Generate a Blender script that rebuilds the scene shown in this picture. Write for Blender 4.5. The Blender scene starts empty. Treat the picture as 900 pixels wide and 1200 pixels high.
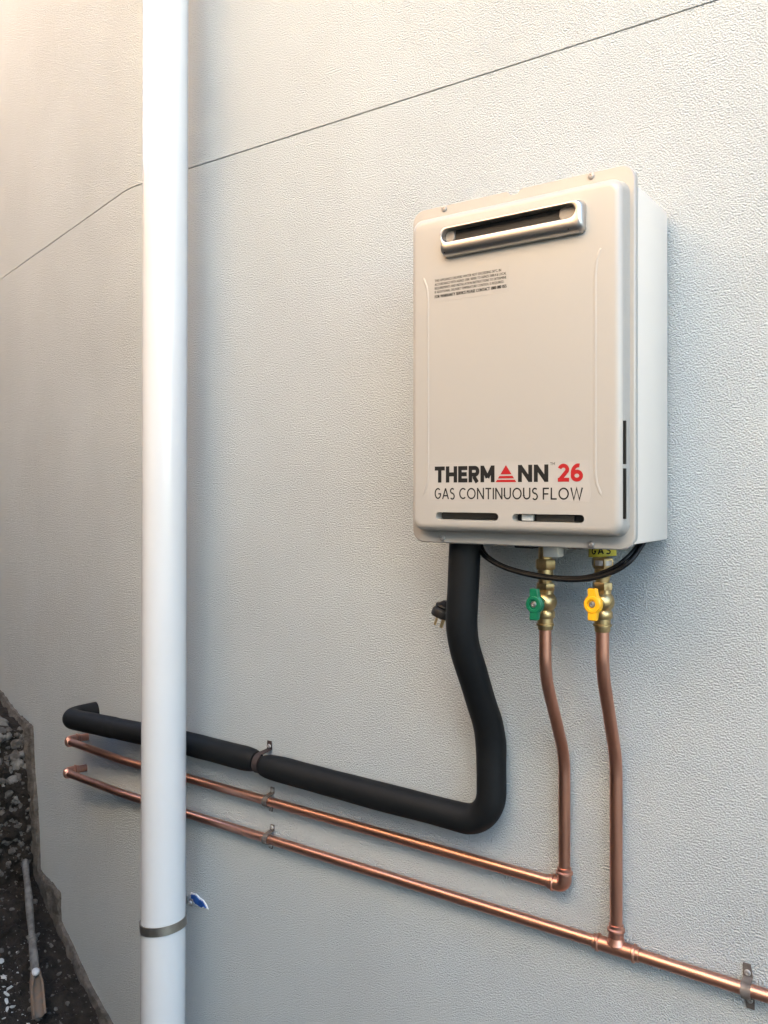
import bpy, bmesh, math, random
from mathutils import Vector, Matrix, noise
random.seed(7)
R = math.radians
S = bpy.context.scene
COL = S.collection

# ------------------------------------------------------------------ camera, sky, sun, exposure
cam = bpy.data.cameras.new("camera"); co = bpy.data.objects.new("camera", cam); COL.objects.link(co)
co.location = (0, -1.385, 1.45)
co.rotation_euler = (R(90), 0, R(35.0))
cam.sensor_fit = 'VERTICAL'; cam.sensor_height = 36; cam.sensor_width = 27
cam.lens = 990 / 1200 * 36
cam.shift_y = -24 / 1200
cam.clip_start = .02; cam.clip_end = 500
S.camera = co
SUN_EL, SUN_AZ = 22, -15          # azimuth measured from +Y towards +X
w = bpy.data.worlds.new("World"); S.world = w; w.use_nodes = True
wn = w.node_tree.nodes; bg = wn["Background"]
sky = wn.new("ShaderNodeTexSky"); sky.sky_type = 'NISHITA'; sky.sun_disc = False
sky.sun_elevation = R(SUN_EL); sky.sun_rotation = R(SUN_AZ)
w.node_tree.links.new(sky.outputs[0], bg.inputs[0]); bg.inputs[1].default_value = .15
sl = bpy.data.lights.new("sun", 'SUN'); sl.energy = 5; sl.angle = R(.5); sl.color = (1, .95, .86)
so = bpy.data.objects.new("sun", sl); COL.objects.link(so)
sd = Vector((math.sin(R(SUN_AZ)) * math.cos(R(SUN_EL)), math.cos(R(SUN_AZ)) * math.cos(R(SUN_EL)), math.sin(R(SUN_EL))))
so.rotation_euler = sd.to_track_quat('Z', 'Y').to_euler(); so.location = (0, 3, 8)
S.view_settings.view_transform = 'Standard'; S.view_settings.look = 'None'
S.view_settings.exposure = 3.14; S.view_settings.gamma = 1
S.cycles.max_bounces = 10; S.cycles.diffuse_bounces = 6

# ------------------------------------------------------------------ materials
def mat(name, col, rough=.6, metal=0, spec=.5, bump=None, var=None, coat=0):
    """bump: list of (scale, detail, strength, distance); var: (scale, amount, other colour)"""
    m = bpy.data.materials.new(name); m.use_nodes = True
    nt = m.node_tree; b = nt.nodes["Principled BSDF"]
    b.inputs["Base Color"].default_value = (*col, 1); b.inputs["Roughness"].default_value = rough
    b.inputs["Metallic"].default_value = metal; b.inputs["Specular IOR Level"].default_value = spec
    b.inputs["Coat Weight"].default_value = coat
    geo = nt.nodes.new("ShaderNodeNewGeometry")
    if var:
        n = nt.nodes.new("ShaderNodeTexNoise"); n.inputs["Scale"].default_value = var[0]; n.inputs["Detail"].default_value = 6
        nt.links.new(geo.outputs["Position"], n.inputs["Vector"])
        rmp = nt.nodes.new("ShaderNodeMapRange"); rmp.inputs[1].default_value = .5 - .22 / max(var[1], .01) * .5; rmp.inputs[2].default_value = .5 + .22 / max(var[1], .01) * .5
        nt.links.new(n.outputs[0], rmp.inputs[0])
        mx = nt.nodes.new("ShaderNodeMix"); mx.data_type = 'RGBA'
        mx.inputs[6].default_value = (*col, 1); mx.inputs[7].default_value = (*var[2], 1)
        nt.links.new(rmp.outputs[0], mx.inputs[0]); nt.links.new(mx.outputs[2], b.inputs["Base Color"])
        if len(var) > 3:
            rr = nt.nodes.new("ShaderNodeMapRange"); rr.inputs[3].default_value = rough; rr.inputs[4].default_value = var[3]
            nt.links.new(rmp.outputs[0], rr.inputs[0]); nt.links.new(rr.outputs[0], b.inputs["Roughness"])
    prev = None
    for (sc, det, st, dist) in (bump or []):
        n = nt.nodes.new("ShaderNodeTexNoise"); n.inputs["Scale"].default_value = sc; n.inputs["Detail"].default_value = det
        nt.links.new(geo.outputs["Position"], n.inputs["Vector"])
        bp = nt.nodes.new("ShaderNodeBump"); bp.inputs["Strength"].default_value = st; bp.inputs["Distance"].default_value = dist
        nt.links.new(n.outputs[0], bp.inputs["Height"])
        if prev: nt.links.new(prev.outputs[0], bp.inputs["Normal"])
        prev = bp
    if prev: nt.links.new(prev.outputs[0], b.inputs["Normal"])
    return m

M = {}
M['stucco'] = mat('stucco', (.455, .493, .508), .85, spec=.25, var=(2.6, .55, (.42, .450, .460)),
                  bump=[(8, 3, .25, .02), (350, 2, 1, .0078), (150, 1, .22, .002)])
M['joint'] = mat('joint', (.40, .38, .35), .95)
M['enamel'] = mat('enamel', (.325, .306, .280), .32, spec=.5, bump=[(900, 1, .04, .0005)], coat=.15)
M['casing'] = mat('casing', (.605, .548, .485), .5, bump=[(900, 1, .04, .0005)])
M['shaded_plate'] = mat('shaded_plate', (.22, .19, .16), .45)  # cream of the flue end pieces, darkened to include the shade there
M['steel'] = mat('steel', (.50, .48, .46), .33, metal=1, bump=[(60, 2, .05, .001)])
M['screw'] = mat('screw', (.5, .5, .5), .3, metal=1)
M['black'] = mat('black', (.006, .006, .006), .5)
M['inside'] = mat('inside', (.06, .05, .04), .6)
M['copper'] = mat('copper', (.66, .36, .275), .31, metal=1, var=(14, .5, (.53, .275, .205), .40))
M['copper_dull'] = mat('copper_dull', (.68, .355, .255), .31, metal=1, var=(9, .6, (.50, .25, .175), .40))
M['brass'] = mat('brass', (.58, .44, .23), .30, metal=1, var=(60, .6, (.38, .275, .13), .42))
M['foam'] = mat('foam', (.0036, .0044, .0052), .62, spec=.2, var=(25, .5, (.0058, .0066, .0074)), bump=[(300, 2, .15, .001), (12, 2, .12, .004)])
M['rubber'] = mat('rubber', (.004, .004, .0045), .45, spec=.25)
M['pvc'] = mat('pvc', (.56, .58, .60), .2, var=(5, .3, (.53, .54, .55)), bump=[(18, 1, .02, .002)])
M['strap'] = mat('strap', (.30, .285, .26), .42, metal=.9, var=(30, .6, (.24, .22, .19)))
M['galv'] = mat('galv', (.45, .44, .43), .45, metal=.8, var=(90, .6, (.30, .27, .25)))
M['saddle'] = mat('saddle', (.17, .15, .14), .5, metal=.4, var=(80, .6, (.11, .09, .08)))
M['rust'] = mat('rust', (.030, .016, .014), .7, var=(110, .7, (.014, .010, .010)))
M['green'] = mat('green', (.003, .115, .055), .38, bump=[(150, 2, .1, .001)])
M['yellow'] = mat('yellow', (.72, .36, .010), .38, bump=[(150, 2, .1, .001)])
M['tag'] = mat('tag', (.55, .48, .035), .5)
M['white_plastic'] = mat('white_plastic', (.62, .62, .6), .4)
M['decal'] = mat('decal', (.355, .333, .307), .24)
M['ink'] = mat('ink', (.006, .006, .006), .6, spec=.25)
M['ink_soft'] = mat('ink_soft', (.012, .011, .010), .6, spec=.25)
M['red'] = mat('red', (.30, .007, .009), .55, spec=.3)
M['blue'] = mat('blue', (.012, .09, .34), .4, var=(120, .7, (.01, .05, .22)))
M['chip'] = mat('chip', (.80, .81, .82), .7)
M['soil'] = mat('soil', (.030, .025, .021), .95, spec=.15, var=(38, .5, (.012, .0105, .009)), bump=[(90, 6, 1, .010), (400, 3, .7, .002)])
M['stone'] = mat('stone', (.115, .108, .10), .9, spec=.2, var=(60, .6, (.055, .05, .046)), bump=[(120, 5, .8, .004)])
M['stone_pale'] = mat('stone_pale', (.19, .185, .175), .9, spec=.2, var=(60, .6, (.09, .086, .08)), bump=[(120, 5, .7, .003)])
M['plaster'] = mat('plaster', (.40, .40, .39), .9, bump=[(200, 4, .5, .001)])
M['cement'] = mat('cement', (.115, .105, .095), .92, spec=.2, var=(40, .7, (.06, .055, .049)), bump=[(110, 6, 1, .006)])
M['old_pipe'] = mat('old_pipe', (.135, .128, .118), .85, var=(50, .7, (.06, .055, .05)), bump=[(200, 4, .4, .001)])
M['terracotta'] = mat('terracotta', (.15, .095, .062), .9, var=(45, .7, (.10, .085, .07)), bump=[(160, 4, .4, .001)])
M['paint_white'] = mat('paint_white', (.45, .45, .46), .35, bump=[(150, 3, .6, .003)])
M['ground'] = mat('ground', (.10, .085, .07), .95, spec=.2, var=(9, .6, (.06, .05, .042)), bump=[(60, 6, .8, .01)])
M['fence'] = mat('fence', (.76, .72, .645), .8, var=(3, .5, (.71, .67, .60)), bump=[(90, 3, .4, .004)])  # cream surface of the added bounce wall

M['warm_bounce'] = mat('warm_bounce', (.68, .45, .25), .8, var=(3, .5, (.62, .41, .225)), bump=[(90, 3, .4, .004)])  # tinted to throw warm bounced light on the wall's upper left
M['timber'] = mat('timber', (.12, .105, .09), .85, var=(5, .6, (.085, .075, .066)))

# ------------------------------------------------------------------ helpers
def link(name, bm, m, parent=None, smooth=True, angle=40):
    me = bpy.data.meshes.new(name); bm.normal_update(); bm.to_mesh(me); bm.free()
    if m: me.materials.append(M[m])
    if smooth:
        for p in me.polygons: p.use_smooth = True
        me.set_sharp_from_angle(angle=R(angle))
    o = bpy.data.objects.new(name, me); COL.objects.link(o)
    if parent: o.parent = parent; o.matrix_parent_inverse = parent.matrix_world.inverted()
    return o
def tag(o, label=None, cat=None, group=None, kind=None):
    if label: o['label'] = label
    if cat: o['category'] = cat
    if group: o['group'] = group
    if kind: o['kind'] = kind
    return o
def thing(name, loc, label, cat, group=None):
    o = bpy.data.objects.new(name, None); COL.objects.link(o); o.location = loc; o.empty_display_size = .05
    bpy.context.view_layer.update()
    return tag(o, label, cat, group)
def box(bm, lo, hi, bev=0, seg=2, mtx=None):
    r = bmesh.ops.create_cube(bm, size=1)
    vs = r['verts']; lo = Vector(lo); hi = Vector(hi)
    for v in vs: v.co = Vector(((lo[i] + hi[i]) / 2 + v.co[i] * (hi[i] - lo[i]) for i in range(3)))
    if bev:
        es = list({e for v in vs for e in v.link_edges})
        g = bmesh.ops.bevel(bm, geom=es, offset=bev, segments=seg, affect='EDGES', profile=.5)
        vs = list({v for f in g['faces'] for v in f.verts} | {v for v in vs if v.is_valid})
    if mtx:
        for v in vs: v.co = mtx @ v.co
    return vs
def fillet(pts, rad, n=8):
    """polyline with its inner corners rounded; rad: one radius or one per inner point"""
    pts = [Vector(p) for p in pts]; out = [pts[0]]
    for i in range(1, len(pts) - 1):
        r = rad[i - 1] if isinstance(rad, (list, tuple)) else rad
        a = (pts[i - 1] - pts[i]).normalized(); b = (pts[i + 1] - pts[i]).normalized()
        ang = a.angle(b)
        if r <= 0 or ang > math.pi - .01: out.append(pts[i]); continue
        d = min(r / math.tan(ang / 2), (pts[i - 1] - pts[i]).length * .49, (pts[i + 1] - pts[i]).length * .49)
        p0, p1 = pts[i] + a * d, pts[i] + b * d
        for k in range(n + 1):                      # quadratic-ish arc (circle through slerp)
            t = k / n; rr = d * math.tan(ang / 2)
            c = pts[i] + (a + b).normalized() * (rr / math.sin(ang / 2))
            v0, v1 = p0 - c, p1 - c; om = v0.angle(v1)
            out.append(c + (v0 * math.sin((1 - t) * om) + v1 * math.sin(t * om)) / math.sin(om))
    out.append(pts[-1]); return out
def resample(pts, step):
    pts = [Vector(p) for p in pts]; out = [pts[0]]
    for a, b in zip(pts, pts[1:]):
        n = max(1, int((b - a).length / step))
        for k in range(1, n + 1): out.append(a.lerp(b, k / n))
    return out
def tube(bm, pts, rad, n=20, cap=True, wob=0, seed=0, closed=False):
    pts = [Vector(p) for p in pts]; rings = []
    N = len(pts)
    up = None; prev = None
    for i, p in enumerate(pts):
        if closed: t = (pts[(i + 1) % N] - pts[i - 1]).normalized()
        else: t = (pts[min(i + 1, N - 1)] - pts[max(i - 1, 0)]).normalized()
        if up is None:
            ref = Vector((0, 0, 1)) if abs(t.z) < .9 else Vector((0, 1, 0))
            u = (ref - t * ref.dot(t)).normalized()
        else:
            u = prev - t * prev.dot(t); u.normalize()
        up = u; prev = u; v = t.cross(u)
        r = rad[i] if isinstance(rad, (list, tuple)) else rad
        ring = []
        for k in range(n):
            a = 2 * math.pi * k / n; rr = r
            q = p + (u * math.cos(a) + v * math.sin(a)) * rr
            if wob: q += (u * math.cos(a) + v * math.sin(a)) * wob * noise.noise(q * 14 + Vector((seed, 0, 0)))
            ring.append(bm.verts.new(q))
        rings.append(ring)
    L = N if closed else N - 1
    for i in range(L):
        a, b = rings[i], rings[(i + 1) % N]
        for k in range(n): bm.faces.new((a[k], a[(k + 1) % n], b[(k + 1) % n], b[k]))
    if cap and not closed:
        bm.faces.new(list(reversed(rings[0]))); bm.faces.new(rings[-1])
    bmesh.ops.recalc_face_normals(bm, faces=bm.faces)
    return rings
def lathe(bm, prof, base, axis, n=24, hexa=()):
    """prof: (radius, distance along axis) pairs from base; profile index pairs in hexa are six-sided"""
    axis = Vector(axis).normalized(); ref = Vector((0, 0, 1)) if abs(axis.z) < .9 else Vector((1, 0, 0))
    u = (ref - axis * ref.dot(axis)).normalized(); v = axis.cross(u); base = Vector(base)
    rings = []
    for i, (r, d) in enumerate(prof):
        ring = []
        for k in range(n):
            a = 2 * math.pi * k / n; rr = r
            if i in hexa:
                s = math.pi / 3; rr = r * math.cos(s / 2) / math.cos((a % s) - s / 2) if True else r
            ring.append(bm.verts.new(base + axis * d + (u * math.cos(a) + v * math.sin(a)) * rr))
        rings.append(ring)
    for a, b in zip(rings, rings[1:]):
        for k in range(n): bm.faces.new((a[k], a[(k + 1) % n], b[(k + 1) % n], b[k]))
    bm.faces.new(list(reversed(rings[0]))); bm.faces.new(rings[-1])
    bmesh.ops.recalc_face_normals(bm, faces=bm.faces)
def rrect(x0, x1, z0, z1, r, n=8):
    pts = []
    for cx, cz, a0 in ((x1 - r, z1 - r, 0), (x0 + r, z1 - r, 90), (x0 + r, z0 + r, 180), (x1 - r, z0 + r, 270)):
        for k in range(n + 1):
            a = R(a0 + 90 * k / n); pts.append((cx + r * math.cos(a), cz + r * math.sin(a)))
    return pts
def loft(bm, rings, cap0=True, cap1=True):
    vr = [[bm.verts.new(p) for p in r] for r in rings]
    n = len(vr[0])
    for a, b in zip(vr, vr[1:]):
        for k in range(n): bm.faces.new((a[k], a[(k + 1) % n], b[(k + 1) % n], b[k]))
    if cap0: bm.faces.new(list(reversed(vr[0])))
    if cap1: bm.faces.new(vr[-1])
    bmesh.ops.recalc_face_normals(bm, faces=bm.faces)
def cut(o, cutter_bm):
    me = bpy.data.meshes.new('cutter'); bmesh.ops.recalc_face_normals(cutter_bm, faces=cutter_bm.faces); cutter_bm.to_mesh(me); cutter_bm.free()
    c = bpy.data.objects.new('cutter', me); COL.objects.link(c)
    md = o.modifiers.new('cut', 'BOOLEAN'); md.object = c; md.operation = 'DIFFERENCE'; md.solver = 'EXACT'
    dg = bpy.context.evaluated_depsgraph_get(); ev = o.evaluated_get(dg)
    nm = bpy.data.meshes.new_from_object(ev); o.modifiers.clear(); o.data = nm
    bpy.data.objects.remove(c)
    for p in nm.polygons: p.use_smooth = True
    nm.set_sharp_from_angle(angle=R(35))
def bolt(name, base, axis, r, parent, m='screw', slot=True):
    bm = bmesh.new()
    lathe(bm, [(r, 0), (r, r * .35), (r * .8, r * .62), (r * .42, r * .72), (r * .36, r * .45)], base, axis, 16)
    return link(name, bm, m, parent, angle=35)

# ------------------------------------------------------------------ frame of the left wall (past the corner)
K = Vector((-1.757, 0, 0)); WL = Vector((-.9608, .2772, 0)); NL = Vector((-.2772, -.9608, 0))
def LW(t, z, s=0): return K + WL * t + NL * s + Vector((0, 0, z))
def turn(pts): return pts

# ------------------------------------------------------------------ ground
bm = bmesh.new()
bmesh.ops.create_grid(bm, x_segments=2, y_segments=2, size=60)
for v in bm.verts: v.co.z = -.012
tag(link('ground', bm, 'ground', smooth=False), 'bare brown earth strip in front of the rendered wall', None, None, 'structure')

# ------------------------------------------------------------------ rendered wall: panels with an open joint between them
wall = thing('rendered_wall', (-1.757, 0, 0), 'pale grey textured rendered wall with a bend and thin panel joint', 'wall')
JZ, JG, WT, TOP = 2.221, .0008, .06, 4.2
def panel(z0, z1, right):
    bm = bmesh.new()
    n0 = NL; bis = (Vector((0, -1, 0)) + NL).normalized(); back = -bis * (WT / bis.dot(Vector((0, -1, 0))))
    e = Vector((1, 0, 0)); A0, A1 = K + e * .05, K + WL * .05      # the bend is eased over ten centimetres
    arc_ = [A0.lerp(K, f / 12).lerp(K.lerp(A1, f / 12), f / 12) for f in range(13)]
    if right: F = list(reversed(arc_[:7])) + [Vector((7, 0, 0))]; ab, bb = K + back, Vector((7, WT, 0))
    else: F = [LW(12, 0)] + list(reversed(arc_[6:])); ab, bb = LW(12, 0, -WT), K + back
    c = .0007
    front = [(z0, .0012), (z0 + c, 0), (z1 - c, 0), (z1, .0012)]
    inw = Vector((0, 1, 0)) if right else -NL
    rows = [[p + inw * d + Vector((0, 0, z)) for z, d in front] for p in F]; nF = len(F) - 1
    vs = [[bm.verts.new(p) for p in r] for r in rows]
    vb = [[bm.verts.new(p + Vector((0, 0, z))) for z in (z0, z1)] for p in (ab, bb)]
    for i in range(nF):
        for k in range(3): bm.faces.new((vs[i][k], vs[i + 1][k], vs[i + 1][k + 1], vs[i][k + 1]))
    bm.faces.new((vb[1][0], vb[0][0], vb[0][1], vb[1][1]))
    bm.faces.new([v[3] for v in vs] + [vb[1][1], vb[0][1]]); bm.faces.new([v[0] for v in vs] + [vb[1][0], vb[0][0]])
    for i, j in ((0, 0), (nF, 1)): bm.faces.new((vs[i][0], vs[i][1], vs[i][2], vs[i][3], vb[j][1], vb[j][0]))
    bmesh.ops.recalc_face_normals(bm, faces=bm.faces)
    return link('wall_panel', bm, 'stucco', wall, smooth=False)
for right in (True, False):
    panel(-.5, JZ - JG, right); panel(JZ + JG, TOP, right)
bm = bmesh.new()                                    # blockwork behind the panels, seen only in the joint
box(bm, (-1.757, WT - .045, -.5), (7, .24, TOP - .02))
link('wall_core', bm, 'joint', wall, smooth=False)
bm = bmesh.new()
vs = box(bm, (0, .015, -.5), (12, .24, TOP - .02))
for v in vs: v.co = K + WL * v.co.x - NL * v.co.y + Vector((0, 0, v.co.z))
bmesh.ops.recalc_face_normals(bm, faces=bm.faces)
link('wall_core', bm, 'joint', wall, smooth=False)

# ------------------------------------------------------------------ unseen wall added behind the camera to bounce sunlight onto the rendered wall
NBY, NBH, NBX = -3.0, 6.0, 2.0
nb = thing('bounce_wall', (-3, NBY, 0), 'unseen cream wall added across the passage to bounce sunlight', 'bounce wall')
bm = bmesh.new(); box(bm, (-.698, NBY - .2, -.3), (NBX, NBY, NBH), .01)
link('bounce_panel', bm, 'fence', nb, angle=30)
bm = bmesh.new(); box(bm, (-12, NBY - .2, -.3), (-.7, NBY - .03, NBH), .01)  # unseen left part, coloured to warm the bounced light
link('warm_bounce_panel', bm, 'warm_bounce', nb, angle=30)
bm = bmesh.new(); box(bm, (-12, NBY - .6, NBH + .002), (NBX + .2, NBY + .15, NBH + .16), .008)
link('eave', bm, 'fence', nb, angle=30)

FYY, FH, FN = -1.8, 2.5, 81  # unseen fence added to keep bounced light off the lower wall
fc = thing('blocker_fence', (0, FYY, 0), 'unseen dark timber paling fence added to block light from the lower wall', 'fence')
bm = bmesh.new(); box(bm, (0, -.008, -.05), (.098, .008, FH), .002, 1); pal = link('paling', bm, 'timber', fc, smooth=False)
pal.location = (-9, FYY, 0); pal.matrix_parent_inverse = fc.matrix_world.inverted()
for i in range(1, FN):
    p = pal.copy(); COL.objects.link(p); p.location.x = -9 + i * .1; p.location.y = FYY + .012 * (i % 2) + random.uniform(0, .001); p.location.z = random.uniform(-.012, .012)
    if p.location.x < -2.1: p.scale.z = 1.43          # raised here to darken the lower left of the wall
for i in range(31):                                  # return added out of view to shut out light from the far end
    p = pal.copy(); COL.objects.link(p); p.location = (-5.6 + .009 * (i % 2), FYY + .012 + .1 * i, random.uniform(-.012, .012)); p.rotation_euler = (0, 0, R(90)); p.scale.z = 1.5
for z in (.3, 1.7):
    bm = bmesh.new(); box(bm, (-9, FYY - .06, z), (-9 + FN * .1, FYY - .009, z + .07), .004, 1); link('rail', bm, 'timber', fc, smooth=False)

# ------------------------------------------------------------------ soil bank along the foot of the left wall
OUT = [(1.4, .745), (1.152, .727), (1.05, .706), (.941, .691), (.86, .688), (.797, .682), (.779, .553), (.76, .49), (.743, .425), (.733, .36), (.725, .294), (.716, .240), (.62, .243), (.525, .243), (.517, .158), (.426, .132), (.34, .103), (.251, .075), (.18, .063), (.107, .050), (.0, .035)]
INN = [(1.4, .70), (1.152, .675), (1.07, .66), (.992, .645), (.93, .635), (.90, .62), (.862, .536), (.845, .47), (.825, .406), (.80, .34), (.785, .279), (.76, .19), (.68, .165), (.60, .135), (.56, .118), (.486, .082), (.41, .06), (.333, .036), (.27, .012), (.206, -.015), (.1, -.04)]
INN = [tuple(q[k] + (o[k] - q[k]) * (.15 if .5 < q[0] < .77 else .38) for k in (0, 1)) for q, o in zip(INN, OUT)]   # visible width of the smear
PROF = [(-1.2, -.03), (-.3, -.03), (.02, -.016)] + [(t + .004, z + .012) for t, z in reversed(INN) if t > .1] + [(1.8, .77), (2.6, .80), (4.0, .8)]
prof = resample([Vector((t, z, 0)) for t, z in PROF], .0075)
prof = [p for i, p in enumerate(prof) if -.35 < p.x < 1.5 or i % 8 == 0 or i == len(prof) - 1]
SS = [-.02 + .0075 * k for k in range(46)]
while SS[-1] < 2.2: SS.append(SS[-1] + (SS[-1] - SS[-2]) * 1.22)
def soil_point(p, q, s):
    """p, q: neighbouring profile points; the bank fades out away from the wall"""
    fade = 1 if s < .6 else max(0, 1 - (s - .6) / 1.3); fade = fade * fade * (3 - 2 * fade)
    P = LW(p.x, -.03 + (p.y + .03) * fade, s)
    tn = (q - p).normalized() if (q - p).length > 0 else Vector((1, 0, 0))
    nrm = (WL * -tn.y + Vector((0, 0, 1)) * tn.x).normalized()
    amp = min(1, .25 + max(s, 0) / .10)
    steep = min(1, abs(tn.y) * 1.2)
    d = noise.fractal(P * 9, 1.0, 2.0, 3) * .030 * amp
    d += (noise.hetero_terrain(P * 28, .8, 2.1, 4, .6) - .7) * .011 * amp * (.6 + steep)
    v = noise.voronoi(P * 42)[0]; d += (.35 - v[0]) * .020 * amp * (.35 + .9 * steep)
    return P + nrm * d * (fade if s > .6 else 1) + NL * (.01 * noise.noise(P * 20) * amp)
bm = bmesh.new(); grid = []
for i, p in enumerate(prof):
    q = prof[min(i + 1, len(prof) - 1)]; p0 = prof[max(i - 1, 0)]
    grid.append([bm.verts.new(soil_point(p, p + (q - p0), s)) for s in SS])
for a, b in zip(grid, grid[1:]):
    for k in range(len(SS) - 1): bm.faces.new((a[k], a[k + 1], b[k + 1], b[k]))
bmesh.ops.recalc_face_normals(bm, faces=bm.faces)
bank = tag(link('soil_bank', bm, 'soil', angle=60), 'dark dug soil bank full of broken stone against the wall foot', None, None, 'structure')
from mathutils.bvhtree import BVHTree
bvh = BVHTree.FromObject(bank, bpy.context.evaluated_depsgraph_get())
def rock(bm, c, r, n=1, sq=.7, seed=0, flat=None):
    res = bmesh.ops.create_icosphere(bm, subdivisions=n, radius=1)
    rot = Matrix.Rotation(random.random() * 6, 3, Vector((random.random() - .5, random.random() - .5, random.random() - .5)).normalized())
    sc = Vector((1, .65 + .35 * random.random(), sq * (.7 + .5 * random.random())))
    for v in res['verts']:
        k = 1 + .38 * noise.noise(v.co * 1.6 + Vector((seed * 3.1, 0, 0)))
        q = Vector((v.co.x * sc.x, v.co.y * sc.y, v.co.z * sc.z)) * k
        v.co = Vector(c) + (rot @ q) * r
def near(t, z, s):                                   # nearest place on the bank surface
    h = bvh.find_nearest(LW(t, z, s)); return h[0], h[1]
def prof_z(t):
    for (a, za), (b, zb) in zip(PROF, PROF[1:]):
        if a <= t <= b: return za + (zb - za) * (t - a) / (b - a)
    return 0
for i in range(290):                                 # stones one can pick out in the cut face and on the slope
    u = random.random()
    if u < .80: z = .24 + .43 * random.random() ** .8; t = .745 + (z - .206) * .29; s = .01 + .19 * random.random(); r = .006 + .020 * random.random() ** 2.2 * (.35 + .65 * min(1, (z - .2) / .4))
    else: t = .2 + .5 * random.random(); z = prof_z(t); s = .03 + .3 * random.random(); r = .005 + .008 * random.random() ** 2
    p, n = near(t, z, s); bm = bmesh.new(); rock(bm, p + n * r * .3, r, 2, .75, i)
    bmesh.ops.dissolve_limit(bm, angle_limit=R(17), verts=bm.verts, edges=bm.edges); bmesh.ops.triangulate(bm, faces=bm.faces)
    link('stone', bm, 'stone' if random.random() < .80 or z < .4 else 'stone_pale', bank, smooth=False)
for (t, z, s, r) in ((.93, .655, .075, .038), (.885, .60, .11, .026), (.86, .56, .035, .02), (.83, .5, .06, .022)):
    p, n = near(t, z, s); bm = bmesh.new(); rock(bm, p + n * r * .2, r, 3, .6, t * 10)
    tag(link('stone', bm, 'stone_pale', bank, angle=22), 'pale grey broken stone near the top of the bank')
bm = bmesh.new()                                     # small grit
for i in range(1500):
    u = random.random()
    if u < .55: z = .2 + .48 * random.random(); t = .74 + (z - .2) * .29; s = .3 * random.random()
    else: t = .05 + .7 * random.random(); z = prof_z(t); s = .4 * random.random()
    p, n = near(t, z, s); r = .0018 + .004 * random.random() ** 2; rock(bm, p + n * r * .2, r, 1, .7, i)
tag(link('grit', bm, 'stone', bank, smooth=False), None, None, None, 'stuff')
bm = bmesh.new()                                     # dropped crumbs of white plaster
for (t, s, k) in ((.42, .17, 14), (.36, .19, 12), (.30, .20, 10), (.24, .2, 12), (.52, .12, 6), (.47, .21, 8), (.21, .11, 8), (.3, .24, 8)):
    for j in range(k):
        tt = t + random.gauss(0, .022); s2 = s + random.gauss(0, .02); p, n = near(tt, prof_z(tt), s2)
        r = .0018 + .0095 * random.random() ** 3; rock(bm, p + n * r * .1, r, 2, .3, j + t)
tag(link('plaster_crumbs', bm, 'plaster', smooth=False), 'white crumbs of plaster scattered over the dark soil', 'plaster crumbs', None, 'stuff')

# ------------------------------------------------------------------ rough cement skirt where soil meets the left wall
bm = bmesh.new(); NS, NW = 12, 8
rows = []
for (a0, a1), (b0, b1) in zip(zip(OUT, OUT[1:]), zip(INN, INN[1:])):
    for k in range(NS):
        f = k / NS; rows.append((Vector((*a0, 0)).lerp(Vector((*a1, 0)), f), Vector((*b0, 0)).lerp(Vector((*b1, 0)), f)))
g = []
for i, (o_, n_) in enumerate(rows):
    r = []
    for k in range(NW + 1):
        f = k / NW; q = o_.lerp(n_, f)
        e = noise.fractal(Vector((q.x * 30, q.y * 30, k * .1)), 1, 2, 4)
        jag = .006 * e if k in (0, NW) else .003 * e
        th = -.004 if k == 0 else .007 + .009 * f + .006 * noise.fractal(Vector((q.x * 22, q.y * 22, 5)), 1, 2, 4)
        r.append(bm.verts.new(LW(q.x + jag, q.y + jag, th)))
    r.append(bm.verts.new(LW(n_.x, n_.y, -.005)))
    g.append(r)
for a, b in zip(g, g[1:]):
    for k in range(NW + 1): bm.faces.new((a[k], a[k + 1], b[k + 1], b[k]))
bmesh.ops.recalc_face_normals(bm, faces=bm.faces)
tag(link('cement_skirt', bm, 'cement', angle=50), 'rough grey cement smear along the wall foot above the soil', 'cement edging')

# ------------------------------------------------------------------ old pipe lying on the bank
A, B = Vector((-1.995, -.100, .094)), Vector((-2.400, .114, .312))
d = (A - B).normalized()
op = thing('old_pipe', A, 'thin dirty grey old pipe lying on soil with a rust brown broken end', 'pipe')
bm = bmesh.new(); pts = resample([B - d * .05 - Vector((0, 0, .05)), B - Vector((0, 0, .004)), B + (A - B) * .3 + Vector((0, 0, .004)), B + (A - B) * .79], .012)
tube(bm, pts, .0098, 16, wob=.003); link('pipe', bm, 'old_pipe', op)
J = B + (A - B) * .56
bm = bmesh.new(); tube(bm, [J - d * .012, J - d * .008, J - d * .002, J + d * .003, J + d * .006], [.0102, .0138, .0115, .0138, .0102], 18); link('collar', bm, 'old_pipe', op)
P0 = B + (A - B) * .755
bm = bmesh.new()                                     # broken half-round socket, open towards the camera
side = d.cross(Vector((0, 0, 1))).normalized(); upv = side.cross(d).normalized()
g = []
for i in range(26):
    f = i / 25; c = P0 + (A - P0) * f * 1.04; r = .0118 + .0042 * min(1, f * 3)
    lim = math.pi * (.98 - .40 * min(1, f * 2.2)) + .10 * noise.noise(Vector((f * 9, 1, 0)))
    row = []
    for sh, rr in ((1, r), (-1, r - .0045)):
        for k in range(17):
            a = lim * (k / 8 - 1) * sh
            q = c + (side * math.sin(a) - (upv * .8 - side * .35).normalized() * math.cos(a)) * rr + d * (.004 * noise.noise(Vector((a * 2, f, 3))) if i == 25 else 0)
            row.append(bm.verts.new(q))
    g.append(row)
for a, b in zip(g, g[1:]):
    for k in range(34): bm.faces.new((a[k], a[(k + 1) % 34], b[(k + 1) % 34], b[k]))
for r in (g[0], g[-1]): 
    for k in range(16): bm.faces.new((r[k], r[k + 1], r[32 - k], r[33 - k]))
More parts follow.
